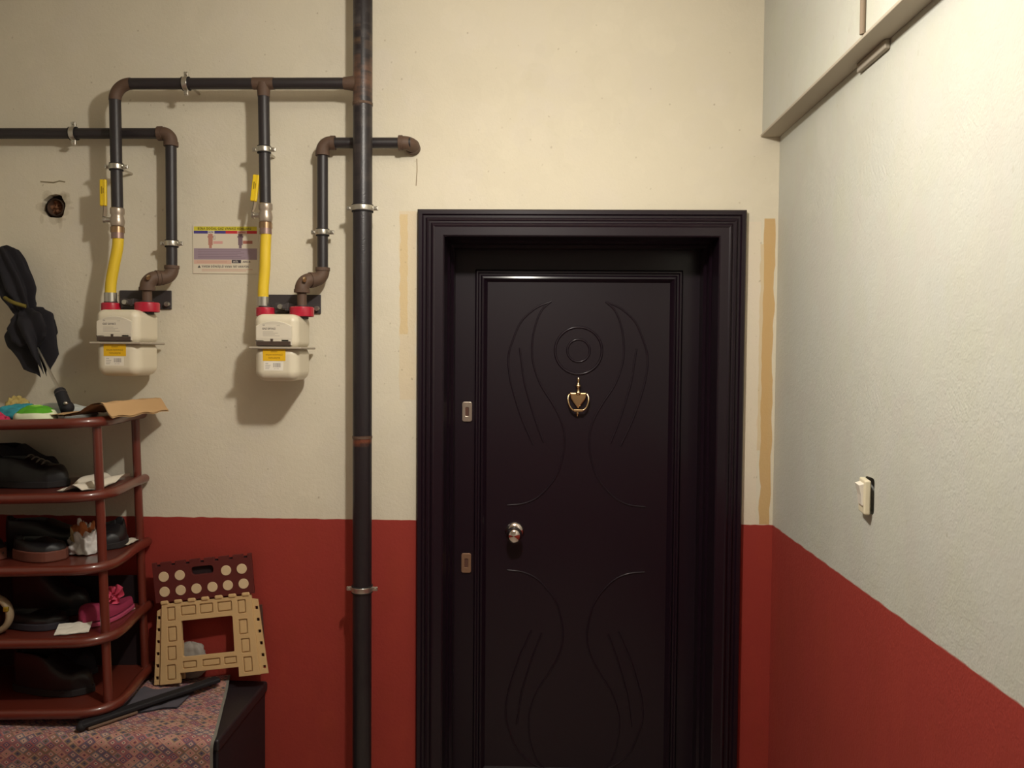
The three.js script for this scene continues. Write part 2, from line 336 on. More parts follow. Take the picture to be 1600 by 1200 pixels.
function outlet(label, x, yTop, yLow, dir, mx, my, xEnd, intoWall) {
  const t = thing('outlet_pipe', label, 'pipe', [x, yLow, OZ], 'outlet pipes of the two meters');
  const P = (X, Y, Z = OZ) => [X - x, Y - yLow, Z - OZ];
  part('pipe_run', cyl(P(x + dir * 0.026, yTop), P(xEnd, yTop), PR - 0.0005), MAT.pipe, t);
  part('pipe_drop', cyl(P(x, yTop - 0.026), P(x, yLow + 0.026), PR - 0.0005), MAT.pipe, t);
  part('elbow', bend(P(x, yTop), [-dir, 0, 0], [0, -1, 0], 0.026, PR + 0.003, PR + 0.005), MAT.rust, t);
  const S = V(x, yLow, OZ), E = V(mx, yLow - 0.008, 0.1), d = E.clone().sub(S).normalize();
  const Rr = 0.027;
  part('elbow', bend(P(S.x, S.y, S.z), [0, -1, 0], d.toArray(), Rr, PR + 0.0035, PR + 0.0055, 0.01), MAT.rust, t);
  part('elbow', bend(P(E.x, E.y, E.z), d.toArray(), [0, -1, 0], Rr, PR + 0.0045, PR + 0.007, 0.01), MAT.rust, t);
  part('test_plug', cyl(P(E.x + 0.012, E.y + 0.004, 0.112), P(E.x + 0.016, E.y - 0.002, 0.128), 0.007, 0.006, 6), MAT.gold, t, 'small brass plug screwed into the rusty elbow');
  part('nipple', cyl(P(E.x, E.y - 0.03, E.z), P(E.x, my, E.z), 0.0145), MAT.rust, t);
  if (intoWall) part('elbow', [...bend(P(xEnd, yTop), [dir, 0, 0], [0, -0.12, -1], 0.026, PR + 0.004, PR + 0.006, 0.012), cyl(P(xEnd + 0.001, yTop - 0.004, 0.012), P(xEnd + 0.001, yTop - 0.006, -0.0), 0.022)], MAT.rust, t);
  return t;
}
const M1 = { x: -1.262, y: 1.523 }, M2 = { x: -0.779, y: 1.512 };
outlet('black outlet pipe of the left meter, running off left along the wall', -1.150, 2.281, 1.832, -1, M1.x + 0.056, M1.y + 0.222, -1.95, false);
outlet('short black outlet pipe of the right meter, passing behind the riser into the wall', -0.6715, 2.252, 1.828, 1, M2.x + 0.056, M2.y + 0.222, -0.395, true);

// clamps: each a split ring with two screwed ears on a stud in the wall
function clamp(label, p, axis, r, toWall = true) {
  const t = thing('pipe_clamp', label, 'clamp', p, 'pipe clamps on the gas pipes');
  const q = new THREE.Quaternion().setFromUnitVectors(V(0, 1, 0), V(...axis));
  const ear = axis[1] ? V(1, 0, 0) : V(0, 1, 0);
  const band = lathe([[r, -0.009], [r + 0.003, -0.009], [r + 0.0042, -0.006], [r + 0.0042, 0.006], [r + 0.003, 0.009], [r, 0.009], [r, -0.009]], 40).applyQuaternion(q);
  const ears = [-1, 1].map(s => rbox(...(axis[1] ? [0.018, 0.013, 0.006] : [0.013, 0.018, 0.006]), 0.002, ear.x * s * (r + 0.010), ear.y * s * (r + 0.010), 0));
  part('band', [band, ...ears], MAT.zinc, t);
  part('rubber_liner', lathe([[r - 0.0002, -0.0115], [r + 0.0035, -0.0115], [r + 0.0035, 0.0105], [r - 0.0002, 0.0105]], 36).applyQuaternion(q), MAT.rubber, t);
  for (const s of [-1, 1]) part('screw', cyl([ear.x * s * (r + 0.012), ear.y * s * (r + 0.012), -0.010], [ear.x * s * (r + 0.012), ear.y * s * (r + 0.012), 0.011], 0.0042, 0.0042, 6), MAT.zinc, t);
  part('stud', cyl([0, 0, -r - 0.002], [0, 0, -p[2]], 0.004, 0.004, 10), MAT.zinc, t);
}
clamp('zinc clamp round the long pipe at the far left edge of the wall', [-1.459, 2.281, OZ], [1, 0, 0], PR);
clamp('zinc clamp on the highest horizontal branch, between bend and tee', [-1.079, MY, RZ], [1, 0, 0], PR);
clamp('zinc clamp on the left drop pipe above its yellow valve lever', [LX + 0.002, 2.166, RZ], [0, 1, 0], PR);
clamp('zinc clamp on the drop pipe under the tee, above the right valve', [TX + 0.001, 2.219, RZ], [0, 1, 0], PR);
clamp('zinc clamp low on the left outlet pipe beside the paper notice', [-1.150, 1.938, OZ], [0, 1, 0], PR);
clamp('zinc clamp on the outlet pipe between the right valve and the riser', [-0.6715, 1.975, OZ], [0, 1, 0], PR);
clamp('larger zinc clamp round the thick riser beside the door frame top', [RX, 2.041, RZ], [0, 1, 0], 0.0295);
clamp('larger dark zinc clamp round the thick riser in front of the red dado', [RX, 0.866, RZ], [0, 1, 0], 0.0295);

// valves with yellow levers
function valve(label, x, y, tilt) {
  const t = thing('gas_valve', label, 'valve', [x, y, RZ], 'gas valves with yellow levers');
  part('valve_body', lathe([[0.0001, 0], [0.02, 0], [0.021, -0.004], [0.021, -0.018], [0.0175, -0.022], [0.0195, -0.03], [0.0215, -0.042], [0.0195, -0.054], [0.0175, -0.058], [0.0001, -0.058]], 32), MAT.nickel, t);
  part('union_nut', cyl([0, -0.058, 0], [0, -0.076, 0], 0.0205, 0.0205, 6), MAT.brass, t);
  part('ferrule', cyl([0, -0.076, 0], [0, -0.094, 0], 0.0185, 0.0185, 28), std(0x9a8078, 0.4, { metalness: 0.6 }), t);
  part('stem', [cyl([-0.016, -0.036, 0], [-0.04, -0.036, 0], 0.008, 0.008, 16), cyl([-0.034, -0.036, 0], [-0.042, -0.036, 0], 0.0115, 0.0115, 6)], MAT.zinc, t);
  const lev = grid(4, 30, (u, v) => { // flat lever, bent forward out of the stem and up beside the pipe
    const s = v * 0.125, k = THREE.MathUtils.smoothstep(v, 0.05, 0.3);
    return [-0.041 + 0.004 * k - tilt * s, -0.038 + s, (u - 0.5) * 0.02 * (0.7 + 0.3 * k)];
  });
  part('lever', [lev, lev.clone().translate(-0.002, 0, 0)], MAT.nickel, t);
  const gmap = canvasTex(64, 256, (c, w, h) => { c.fillStyle = '#e8c51c'; c.fillRect(0, 0, w, h); c.fillStyle = '#6b5410'; c.globalAlpha = 0.75; c.fillRect(18, 70, 10, 70); c.fillRect(34, 84, 8, 50); });
  const grip = rbox(0.021, 0.082, 0.011, 0.004); planarUV(grip, (x, y) => [x / 0.021 + 0.5, y / 0.082 + 0.5]);
  part('lever_grip', grip.rotateZ(tilt).translate(-0.041 - tilt * 0.083, 0.046, 0.004), new THREE.MeshStandardMaterial({ map: gmap, roughness: 0.45 }), t, 'yellow lever grip');
}
valve('gas valve with an upright yellow lever above the left meter', LX + 0.004, 2.04, 0.0);
valve('gas valve with a slightly tilted yellow lever in front of the notice', TX + 0.005, 2.055, -0.12);
function hose(label, pts) {
  const t = thing('gas_hose', label, 'hose', pts[0], 'yellow gas hoses');
  const q = pts.map(p => V(...p).sub(V(...pts[0])));
  part('hose', tube(q, 0.0165, 60, 20), new THREE.MeshStandardMaterial({ color: 0xe2c02a, roughness: 0.45, bumpMap: relief(fineRelief, 2, 4), bumpScale: 0.0008 }), t);
  const e = q[q.length - 1];
  part('end_fitting', cyl([e.x, e.y + 0.002, e.z], [e.x, e.y - 0.026, e.z], 0.0185, 0.0185, 24), MAT.zinc, t);
}
hose('yellow gas hose bowed slightly down to the left meter', [[LX + 0.006, 1.947, RZ], [LX + 0.003, 1.915, RZ], [-1.309, 1.86, 0.101], [-1.318, 1.81, 0.102], [-1.32, 1.777, 0.102]]);
hose('straight yellow gas hose beside the notice, down to the right meter', [[TX + 0.006, 1.962, RZ], [TX + 0.004, 1.92, RZ], [-0.8375, 1.86, 0.101], [-0.842, 1.80, 0.102], [-0.843, 1.767, 0.102]]);

// meters
const dialMap = canvasTex(512, 320, (c, w, h) => {
  c.fillStyle = '#cfc6b4'; c.fillRect(0, 0, w, h);
  c.fillStyle = '#d8cfbd'; c.fillRect(10, 60, w - 20, 170);
  c.fillStyle = '#8d857c'; c.font = 'bold 26px sans-serif'; c.fillText('G4', 96, 78); c.font = '20px sans-serif'; c.fillText('m³/h', 300, 80);
  c.fillStyle = '#33292c'; c.font = 'bold 34px sans-serif'; c.fillText('GAZ SAYACI', 92, 124);
  c.fillStyle = '#a39a8e'; for (let i = 0; i < 4; i++) c.fillRect(100, 150 + i * 17, 150 + (i * 67) % 110, 5);
});
const warnMap = canvasTex(256, 128, (c, w, h) => {
  c.fillStyle = '#e0b010'; c.fillRect(0, 0, w, h); c.fillStyle = '#8a6208'; c.font = 'bold 22px sans-serif'; c.textAlign = 'center';
  ['DİKKAT', 'KAÇAK KONTROLÜ', 'YAPILMIŞTIR'].forEach((s, i) => c.fillText(s, w / 2, 36 + i * 34));
});
const codeMap = canvasTex(256, 112, (c, w, h) => {
  c.fillStyle = '#e6dfd0'; c.fillRect(0, 0, w, h); c.fillStyle = '#97908a'; c.font = 'bold 20px sans-serif'; c.fillText('GAZ', 20, 30); for (let i = 0; i < 3; i++) c.fillRect(18, 44 + i * 20, 70 - i * 9, 6);
  for (let i = 0; i < 24; i++) c.fillRect(124 + i * 4.2, 18, 1.2 + 2.2 * rnd(), 52); c.font = '14px sans-serif'; c.fillText('0417 2256', 134, 92);
});
function meter(label, at) {
  const t = thing('gas_meter', label, 'meter', [at.x, at.y, 0.0], 'gas meters on the wall');
  const w = 0.134, z = 0.11, d = 0.148;
  part('lower_case', rbox(w, 0.108, d, 0.03, 0, 0.054, z, 6), MAT.meter, t);
  part('upper_case', rbox(w, 0.105, d, 0.024, 0, 0.149, z, 6), MAT.meter, t);
  part('flange', rbox(w + 0.024, 0.007, d + 0.018, 0.003, 0, 0.1, z), std(0xa79c8c, 0.5), t, 'grey seam flange between the two halves');
  const s = new THREE.Shape(); s.moveTo(-0.058, 0.108); s.lineTo(0.05, 0.108); s.lineTo(0.05, 0.165); s.quadraticCurveTo(-0.004, 0.196, -0.058, 0.165); s.closePath();
  const dial = extrude(s, 0.008, 0.002); planarUV(dial, (x, y) => [(x + 0.058) / 0.108, (y - 0.108) / 0.076]);
  part('dial_plate', dial.translate(0, 0, z + d / 2 - 0.004), new THREE.MeshStandardMaterial({ map: dialMap, roughness: 0.3 }), t, 'printed dial plate with an arched top');
  part('counter', [rbox(0.104, 0.014, 0.010, 0.002, -0.005, 0.113, z + d / 2), rbox(0.026, 0.006, 0.008, 0.002, -0.046, 0.121, z + d / 2), rbox(0.024, 0.008, 0.008, 0.002, 0.03, 0.122, z + d / 2), cyl([-0.01, 0.12, z + d / 2 - 0.002], [-0.01, 0.128, z + d / 2 + 0.0], 0.0075, 0.006, 16)], std(0x4a3c34, 0.4), t, 'dark recessed counter strip');
  part('warning_label', planarUV(box(0.068, 0.036, 0.0008, -0.004, 0.079, z + d / 2), (x, y) => [(x + 0.038) / 0.068, (y - 0.061) / 0.036]), new THREE.MeshStandardMaterial({ map: warnMap, roughness: 0.6 }), t, 'yellow warning sticker');
  part('serial_label', planarUV(box(0.058, 0.027, 0.0008, -0.006, 0.0455, z + d / 2), (x, y) => [(x + 0.035) / 0.058, (y - 0.032) / 0.027]), new THREE.MeshStandardMaterial({ map: codeMap, roughness: 0.6 }), t, 'white serial number sticker');
  for (const [x, r, h] of [[-0.058, 0.0285, 0.028], [0.056, 0.037, 0.03]]) {
    part('seal_cap', lathe([[0.0001, h], [r - 0.003, h], [r, h - 0.003], [r, 0.002], [r - 0.002, 0]], 32).translate(x, 0.197, 0.1), MAT.seal, t, 'red plastic seal cap');
    part('union', cyl([x, 0.19, 0.1], [x, 0.197 + h + 0.004, 0.1], 0.02), MAT.plate, t);
  }
  return t;
}
meter('white gas meter under the bowed hose, left one near the umbrella', M1);
meter('white gas meter nearest the riser, below the paper notice', M2);
function bracket(label, at) {
  const t = thing('meter_bracket', label, 'bracket', [at.x, at.y + 0.233, 0], 'meter brackets');
  part('back_plate', rbox(0.168, 0.06, 0.006, 0.002, 0.006, 0.008, 0.004), MAT.plate, t);
  for (const x of [-0.021, 0.010]) part('arm', rbox(0.012, 0.024, 0.1, 0.002, x, -0.006, 0.055), MAT.plate, t);
  part('cross_bar', rbox(0.042, 0.016, 0.012, 0.002, -0.0055, -0.005, 0.1), MAT.plate, t);
  for (const x of [-0.008, 0.079]) part('bolt', cyl([x, -0.006, 0.006], [x, -0.006, x > 0 ? 0.02 : 0.118], 0.0085, 0.0075, 8), MAT.zinc, t);
}
bracket('dark steel bracket holding the left gas meter to the wall', M1);
bracket('dark steel bracket behind the red caps of the right gas meter', M2);

// paper notice
{
  const map = canvasTex(820, 600, (c, w, h) => {
    c.fillStyle = '#ddd2bd'; c.fillRect(0, 0, w, h);
    c.fillStyle = '#d6c93a'; c.fillRect(14, 14, w - 28, 52); c.fillStyle = '#4f4a10'; c.font = 'bold 40px sans-serif'; c.fillText('BİNA DOĞAL GAZ VANASI KONUMU', 60, 54, 690);
    c.fillStyle = '#4a3f86'; c.fillRect(14, 68, 400, 34); c.fillStyle = '#c92e38'; c.fillRect(414, 68, w - 428, 34);
    c.fillStyle = '#d8cfc4'; c.fillRect(190, 68, 84, 34); c.fillStyle = '#e6b4a8'; c.fillRect(560, 68, 120, 34);
    c.fillStyle = '#3a3350'; c.font = 'bold 28px sans-serif'; c.fillText('AÇIK', 196, 95); c.fillStyle = '#a02828'; c.fillText('KAPALI', 566, 95);
    for (const [x, col, hx] of [[195, '#b88070', 0], [570, '#7c6670', 1]]) { // the two valve drawings
      c.fillStyle = col; c.fillRect(x, 104, 56, 140); c.fillRect(x - 8, 130, 72, 24); c.fillRect(x + 10, 244, 34, 40);
      if (hx) { c.fillStyle = '#b07060'; c.fillRect(x + 60, 190, 120, 38); } else { c.fillStyle = '#d8a39a'; c.fillRect(x + 64, 196, 116, 34); c.strokeStyle = '#a9a0a0'; c.lineWidth = 6; c.strokeRect(x + 66, 130, 20, 44); }
    }
    c.fillStyle = '#a08c98'; c.fillRect(14, 286, w - 28, 140); c.fillStyle = '#7d6a78'; for (let i = 0; i < 6; i++) c.fillRect(64, 302 + i * 20, 620 - (i * 83) % 130, 5);
    c.fillStyle = '#d8b4a0'; c.fillRect(14, 430, 470, 50); c.fillStyle = '#c89a88'; for (let i = 0; i < 2; i++) c.fillRect(50, 442 + i * 18, 380, 6);
    c.fillStyle = '#38303a'; c.fillRect(490, 428, 116, 42); c.font = 'bold 34px sans-serif'; c.fillText('ARIZA', 626, 464, 150);
    c.fillStyle = '#e0d8c8'; c.font = 'bold 30px sans-serif'; c.fillText('ACİL', 506, 461);
    c.fillStyle = '#4a4440'; c.font = 'bold 36px sans-serif'; c.fillText('YARIM DÖNÜŞLÜ VANA', 110, 524, 380); c.fillText('187 ARAYIN', 500, 524, 270);
    c.beginPath(); c.moveTo(60, 528); c.lineTo(78, 494); c.lineTo(98, 528); c.fill();
    c.fillStyle = '#cfa692'; c.fillRect(110, 544, 640, 8); c.fillRect(110, 562, 560, 8);
  });
  single('paper_notice', planarUV(box(0.211, 0.1535, 0.0022, 0, 0, 0.0016), (x, y) => [x / 0.211 + 0.5, y / 0.1535 + 0.5]), new THREE.MeshStandardMaterial({ map, roughness: 0.7 }), 'printed paper notice with yellow heading stuck on the wall between the meters', 'notice', [-0.997, 1.926, 0]);
}
// rusty pipe end in the broken-out hole
{
  const t = thing('pipe_stub', 'rusty plugged pipe end deep in the round broken hole', 'pipe', [-1.553, 2.06, -0.075]);
  part('pipe_end', lathe([[0.024, 0], [0.028, 0], [0.028, 0.07], [0.024, 0.07], [0.024, 0]], 28).rotateX(Math.PI / 2), MAT.rust, t);
  part('plug', grid(24, 12, (u, v) => { const a = u * Math.PI * 2, r = 0.024 * v; return [r * Math.cos(a), r * Math.sin(a), 0.05 + 0.022 * fbm(r * 60 * Math.cos(a), r * 60 * Math.sin(a), 3)]; }), std(0x7a5238, 0.9, { side: THREE.DoubleSide }), t);
  part('mortar', new THREE.TorusGeometry(0.036, 0.009, 8, 30).translate(0, 0.002, 0.045), MAT.hole, t);
}
// conduit on the beam, and a grey block added as the shade patch under the board
single('cable_conduit', cyl([0, 0, 0], [0, H - 2.292, 0], 0.006, 0.0075, 16), std(0x857462, 0.8), 'thin brown vertical conduit running up the beam face to the ceiling', 'conduit', [0.6945, 2.2915, 0.815]);
single('shade_block', rbox(0.012, 0.021, 0.16, 0.003), std(0x9f9586, 0.8), 'short grey block added as a shade patch under the board on the right wall', 'trunking', [0.749, 2.2725, 0.735]);
// loose light switch
{
  const t = thing('light_switch', 'loose white light switch hanging over its hole in the right wall', 'switch', [XR, 1.285, 0.755]);
  const q = new THREE.Group(); // turned so that its near edge stands away from the wall
  const turn = (g) => g.rotateX(0.04).rotateY(-0.13).translate(-0.0095, 0, 0);
  part('base_plate', turn(rbox(0.014, 0.078, 0.052, 0.004, 0, 0.0, 0)), MAT.switchWhite, t);
  part('rocker', turn(extrude(poly([[0, -0.024], [0, 0.028], [0.012, 0.024], [0.006, 0.0], [0.004, -0.022]]), 0.036, 0.0015).rotateY(Math.PI).translate(-0.006, 0.003, 0.018)), MAT.white, t);
  part('back_box', rbox(0.05, 0.06, 0.04, 0.004, 0.05, 0, 0.004), MAT.hole, t);
}

// ------------------------------------------------------------------ chest, cloth and what lies on it
const CX0 = -1.95, CX1 = -0.865, CZ = 0.42, CH = 0.53;
{
  const t = thing('storage_chest', 'dark chest under the patterned cloth and the shoe rack', 'chest', [(CX0 + CX1) / 2, 0, CZ / 2]);
  const w = CX1 - CX0;
  part('chest_body', rbox(w - 0.012, CH - 0.06, CZ - 0.014, 0.006, 0, (CH - 0.06) / 2 + 0.03, 0.0), MAT.chest, t);
  part('lid', rbox(w, 0.034, CZ, 0.008, 0, CH - 0.017, 0), std(0x211c20, 0.5), t);
  part('plinth', box(w - 0.04, 0.03, CZ - 0.04, 0, 0.015, 0), MAT.chest, t);
}
const clothMap = canvasTex(1024, 1024, (c, w, h) => {
  c.fillStyle = '#9c6c66'; c.fillRect(0, 0, w, h);
  const pal = ['#b07a76', '#8a6468', '#b08a76', '#6c6874', '#9c5c60', '#786654', '#b4907e', '#5c5468', '#a06c66'];
  const nx = 22, ny = 26, dx = w / nx, dy = h / ny;
  for (let j = 0; j <= ny * 2; j++) for (let i = 0; i <= nx; i++) {
    const x = (i + (j % 2) * 0.5) * dx, y = j * dy / 2, k = Math.floor(rnd() * pal.length);
    const dia = (s, col) => { c.fillStyle = col; c.beginPath(); c.moveTo(x, y - dy * s); c.lineTo(x + dx * s, y); c.lineTo(x, y + dy * s); c.lineTo(x - dx * s, y); c.fill(); };
    dia(0.5, pal[k]); dia(0.36, pal[(k + 3) % pal.length]); dia(0.22, k % 2 ? '#bfa596' : pal[(k + 5) % pal.length]); dia(0.09, '#3d3444');
  }
  for (let i = 0; i < 5000; i++) { c.globalAlpha = 0.15; c.fillStyle = rnd() > 0.5 ? '#3c2c34' : '#d8b8a0'; c.fillRect(rnd() * w, rnd() * h, 3, 3); }
  c.globalAlpha = 1; c.fillStyle = '#77766e'; c.fillRect(w - 12, 0, 12, h);
});
{
  // lies on the chest, falls over its front edge
  const L = CZ - 0.01 + 0.40;
  const g = grid(110, 90, (u, v) => {
    const s = v * L, top = CZ - 0.012;
    const xr = -0.985 + Math.min(1, s / top) * 0.112, x = -1.93 + u * (xr + 1.93);
    let y, z; const R = 0.022, f = fbm(x * 9, s * 9, 2);
    if (s < top) { z = 0.01 + s; y = CH + 0.006 + 0.003 * (f + 1); } else {
      const a = Math.min(1, (s - top) / (R * 1.57)) * Math.PI / 2, drop = Math.max(0, s - top - R * 1.57);
      z = top + 0.012 + R * Math.sin(a) + 0.006 * Math.sin(x * 34 + 1) * Math.min(1, drop * 6); y = CH + 0.008 - R * (1 - Math.cos(a)) - drop + 0.003 * f * (1 - Math.min(1, drop * 20));
    }
    if (s < 0.1 && u > 0.9) y += 0.012 * (1 - s / 0.1) * (u - 0.9) * 10; // the far corner rucks up
    return [x, y, z];
  }, true);
  planarUV(g, (x, y, z) => [0, 0]);
  const uv = g.attributes.uv; for (let j = 0, n = 0; j <= 90; j++) for (let i = 0; i <= 110; i++, n++) uv.setXY(n, 1 - (1 - i / 110) * 1.55, 1 - j / 90 * 1.3);
  single('patterned_cloth', [g, g.clone().translate(0, -0.0025, -0.0015)], new THREE.MeshStandardMaterial({ map: clothMap, roughness: 0.95, side: THREE.DoubleSide, bumpMap: relief(fineRelief, 14, 14), bumpScale: 0.001 }), 'pinkish patterned cloth with small diamonds draped over the chest', 'cloth');
  const r = grid(30, 24, (u, v) => {
    const x = -1.225 + 0.17 * u, z = 0.1 + 0.17 * v + 0.02 * Math.sin(u * 5);
    return [x, CH + 0.0125 + 0.003 * (fbm(x * 22, z * 22, 6) + 1), z];
  }, true);
  single('grey_rag', [r, r.clone().translate(0, -0.003, 0)], std(0x524e57, 0.95, { side: THREE.DoubleSide }), 'flat grey rag lying under the black bar beside the rack', 'cloth');
  // long black bar with a tan underside
  const a = V(-1.258, CH + 0.0235, 0.408), b = V(-0.995, CH + 0.03, 0.082), d = b.clone().sub(a), L2 = d.length();
  const t = thing('black_bar', 'long black bar with rounded end lying across the patterned cloth', 'bar', a.toArray());
  const q = new THREE.Quaternion().setFromUnitVectors(V(1, 0, 0), d.clone().normalize());
  part('bar', [rbox(L2, 0.014, 0.034, 0.005, L2 / 2, 0.004, -0.003).applyQuaternion(q), new THREE.SphereGeometry(0.014, 20, 12).scale(1, 0.9, 1).translate(0.002, 0, 0).applyQuaternion(q)], MAT.black, t);
  part('edge_strip', rbox(0.14, 0.008, 0.018, 0.003, 0.085, -0.008, 0.006).applyQuaternion(q), std(0x6b5444, 0.7), t, 'short tan strip along the underside');
  // crumpled grey bag behind the stool
  const bag = grid(40, 24, (u, v) => {
    const A = u * Math.PI * 2, p = v * Math.PI, k = 1 + 0.3 * fbm(Math.cos(A) * 2.6 + 2, Math.sin(A) * 2.6, p * 2.5);
    return [0.055 * Math.sin(p) * Math.cos(A) * k, 0.06 + 0.06 * -Math.cos(p) * (1 + 0.1 * (k - 1)), 0.022 * Math.sin(p) * Math.sin(A) * k];
  });
  single('crumpled_bag', bag, std(0x8f8880, 0.7), 'crumpled grey bag standing behind the opening of the folding stool', 'bag', [-1.105, CH + 0.014, 0.03]);
}

// ------------------------------------------------------------------ folding step stool
{
  const TL = V(-1.179, 0.793, 0.052), TR = V(-0.904, 0.822, 0.036), BL = V(-1.198, 0.549, 0.105), BR = V(-0.841, 0.586, 0.062);
  const X = TR.clone().sub(TL).normalize(), bm = BL.clone().add(BR).multiplyScalar(0.5), tm = TL.clone().add(TR).multiplyScalar(0.5);
  const Z0 = V().crossVectors(X, tm.clone().sub(bm)).normalize(), Y = V().crossVectors(Z0, X);
  const t = thing('step_stool', 'folding step stool with brown dotted top and beige legs, leaning against the red dado', 'stool', bm.toArray());
  t.quaternion.setFromRotationMatrix(new THREE.Matrix4().makeBasis(X, Y, Z0));
  const hh = tm.clone().sub(bm).dot(Y);
  // front frame: pockets are recessed, the window goes through
  const outer = [[-0.158, -0.004], [-0.094, -0.004], [-0.094, 0.026], [0.09, 0.026], [0.09, -0.004], [0.156, -0.004], [0.142, hh], [-0.142, hh]];
  const win = () => rrect(-0.083, 0.074, 0.08, 0.186, 0.006, THREE.Path);
  const s = poly(outer); s.holes.push(win());
  const pads = [], pk = (x0, y0, x1, y1) => { s.holes.push(rrect(x0, y0, x1, y1, 0.004, THREE.Path)); pads.push(extrude(rrect(x0 + 0.0035, y0 + 0.0035, x1 - 0.0035, y1 - 0.0035, 0.003), 0.005, 0.0008)); };
  for (const sx of [-1, 1]) for (const [y0, y1] of [[0.008, 0.055], [0.068, 0.112], [0.125, 0.172]]) { const c = sx * (0.121 - y0 * 0.07); pk(c - 0.014, y0, c + 0.014, y1); }
  for (const [x0, x1] of [[-0.126, -0.1], [-0.082, -0.034], [-0.022, 0.02], [0.034, 0.08], [0.098, 0.124]]) pk(x0, x0 < -0.09 || x0 > 0.09 ? 0.19 : 0.202, x1, hh - 0.011);
  for (const [x0, x1] of [[-0.084, -0.04], [-0.022, 0.034], [0.046, 0.086]]) pk(x0, 0.038, x1, 0.061);
  const back = poly(outer); back.holes.push(win());
  part('front_frame', [extrude(s, 0.006, 0.0012).translate(0, 0, 0.0), extrude(back, 0.006).translate(0, 0, -0.006), ...pads], MAT.beige, t);
  for (const sx of [-1, 1]) { // side wings with their hinge slots
    const w = poly(sx < 0 ? [[-0.180, -0.004], [-0.157, -0.004], [-0.141, hh - 0.012], [-0.160, hh - 0.020]] : [[0.155, -0.004], [0.180, -0.004], [0.161, hh - 0.016], [0.141, hh - 0.012]]);
    const ws = [];
    for (let i = 0; i < 6; i++) { const y = 0.012 + i * 0.037, x = sx * (0.170 - y * 0.075); w.holes.push(rrect(x - 0.0045, y, x + 0.0045, y + 0.010, 0.002, THREE.Path)); }
    part('leg_wing', [extrude(w, 0.008, 0.0012).translate(0, 0, -0.010)], MAT.beige, t);
    part('slot_backing', box(0.02, hh - 0.05, 0.003, sx * 0.16, hh / 2 - 0.01, -0.0165).rotateZ(0), std(0x4a2a20, 0.8), t);
    part('rear_leg', rbox(0.06, 0.12, 0.008, 0.003, sx * 0.12, 0.062, -0.028), MAT.beige, t);
  }
  // hinged top, standing almost upright above the frame
  const top = new THREE.Group(); // worked out flat, then placed as geometry so that parts stay one level deep
  const up = g => g.rotateX(0.14).translate(-0.002, hh + 0.006, -0.004);
  const s2 = new THREE.Shape(); const TW = 0.158, TH = 0.128;
  s2.moveTo(-TW, 0); s2.lineTo(TW - 0.002, 0); s2.lineTo(TW, TH);
  for (let i = 6; i >= 0; i--) { const x = -0.138 + i * 0.046; s2.lineTo(x + 0.007, TH); s2.lineTo(x + 0.006, TH - 0.013); s2.lineTo(x - 0.006, TH - 0.013); s2.lineTo(x - 0.007, TH); }
  s2.lineTo(-TW, TH); s2.closePath(); s2.holes.push(rrect(-0.036, 0.078, 0.034, 0.104, 0.012, THREE.Path));
  part('top_panel', up(extrude(s2, 0.01, 0.001)), MAT.stoolBrown, t, 'brown top panel with a grip slot');
  part('slot_backing', up(box(0.3, 0.052, 0.002, 0, 0.094, -0.004)), std(0x241014, 0.9), t);
  for (const [x, y] of [[-0.124, 0.082], [-0.073, 0.082], [0.074, 0.082], [0.124, 0.082], ...[-0.126, -0.075, -0.025, 0.026, 0.075, 0.125].map(q => [q, 0.034])])
    part('grip_dot', up(cyl([x, y, 0.009], [x, y, 0.0122], 0.0165, 0.0155, 28)), MAT.dot, t, 'round cream grip dot');
  for (let i = 0; i < 7; i++) { const x = -0.132 + i * 0.043; part('hinge_barrel', rbox(0.026, 0.013, 0.014, 0.005, x, hh + 0.004, 0.003), MAT.beige, t); }
}

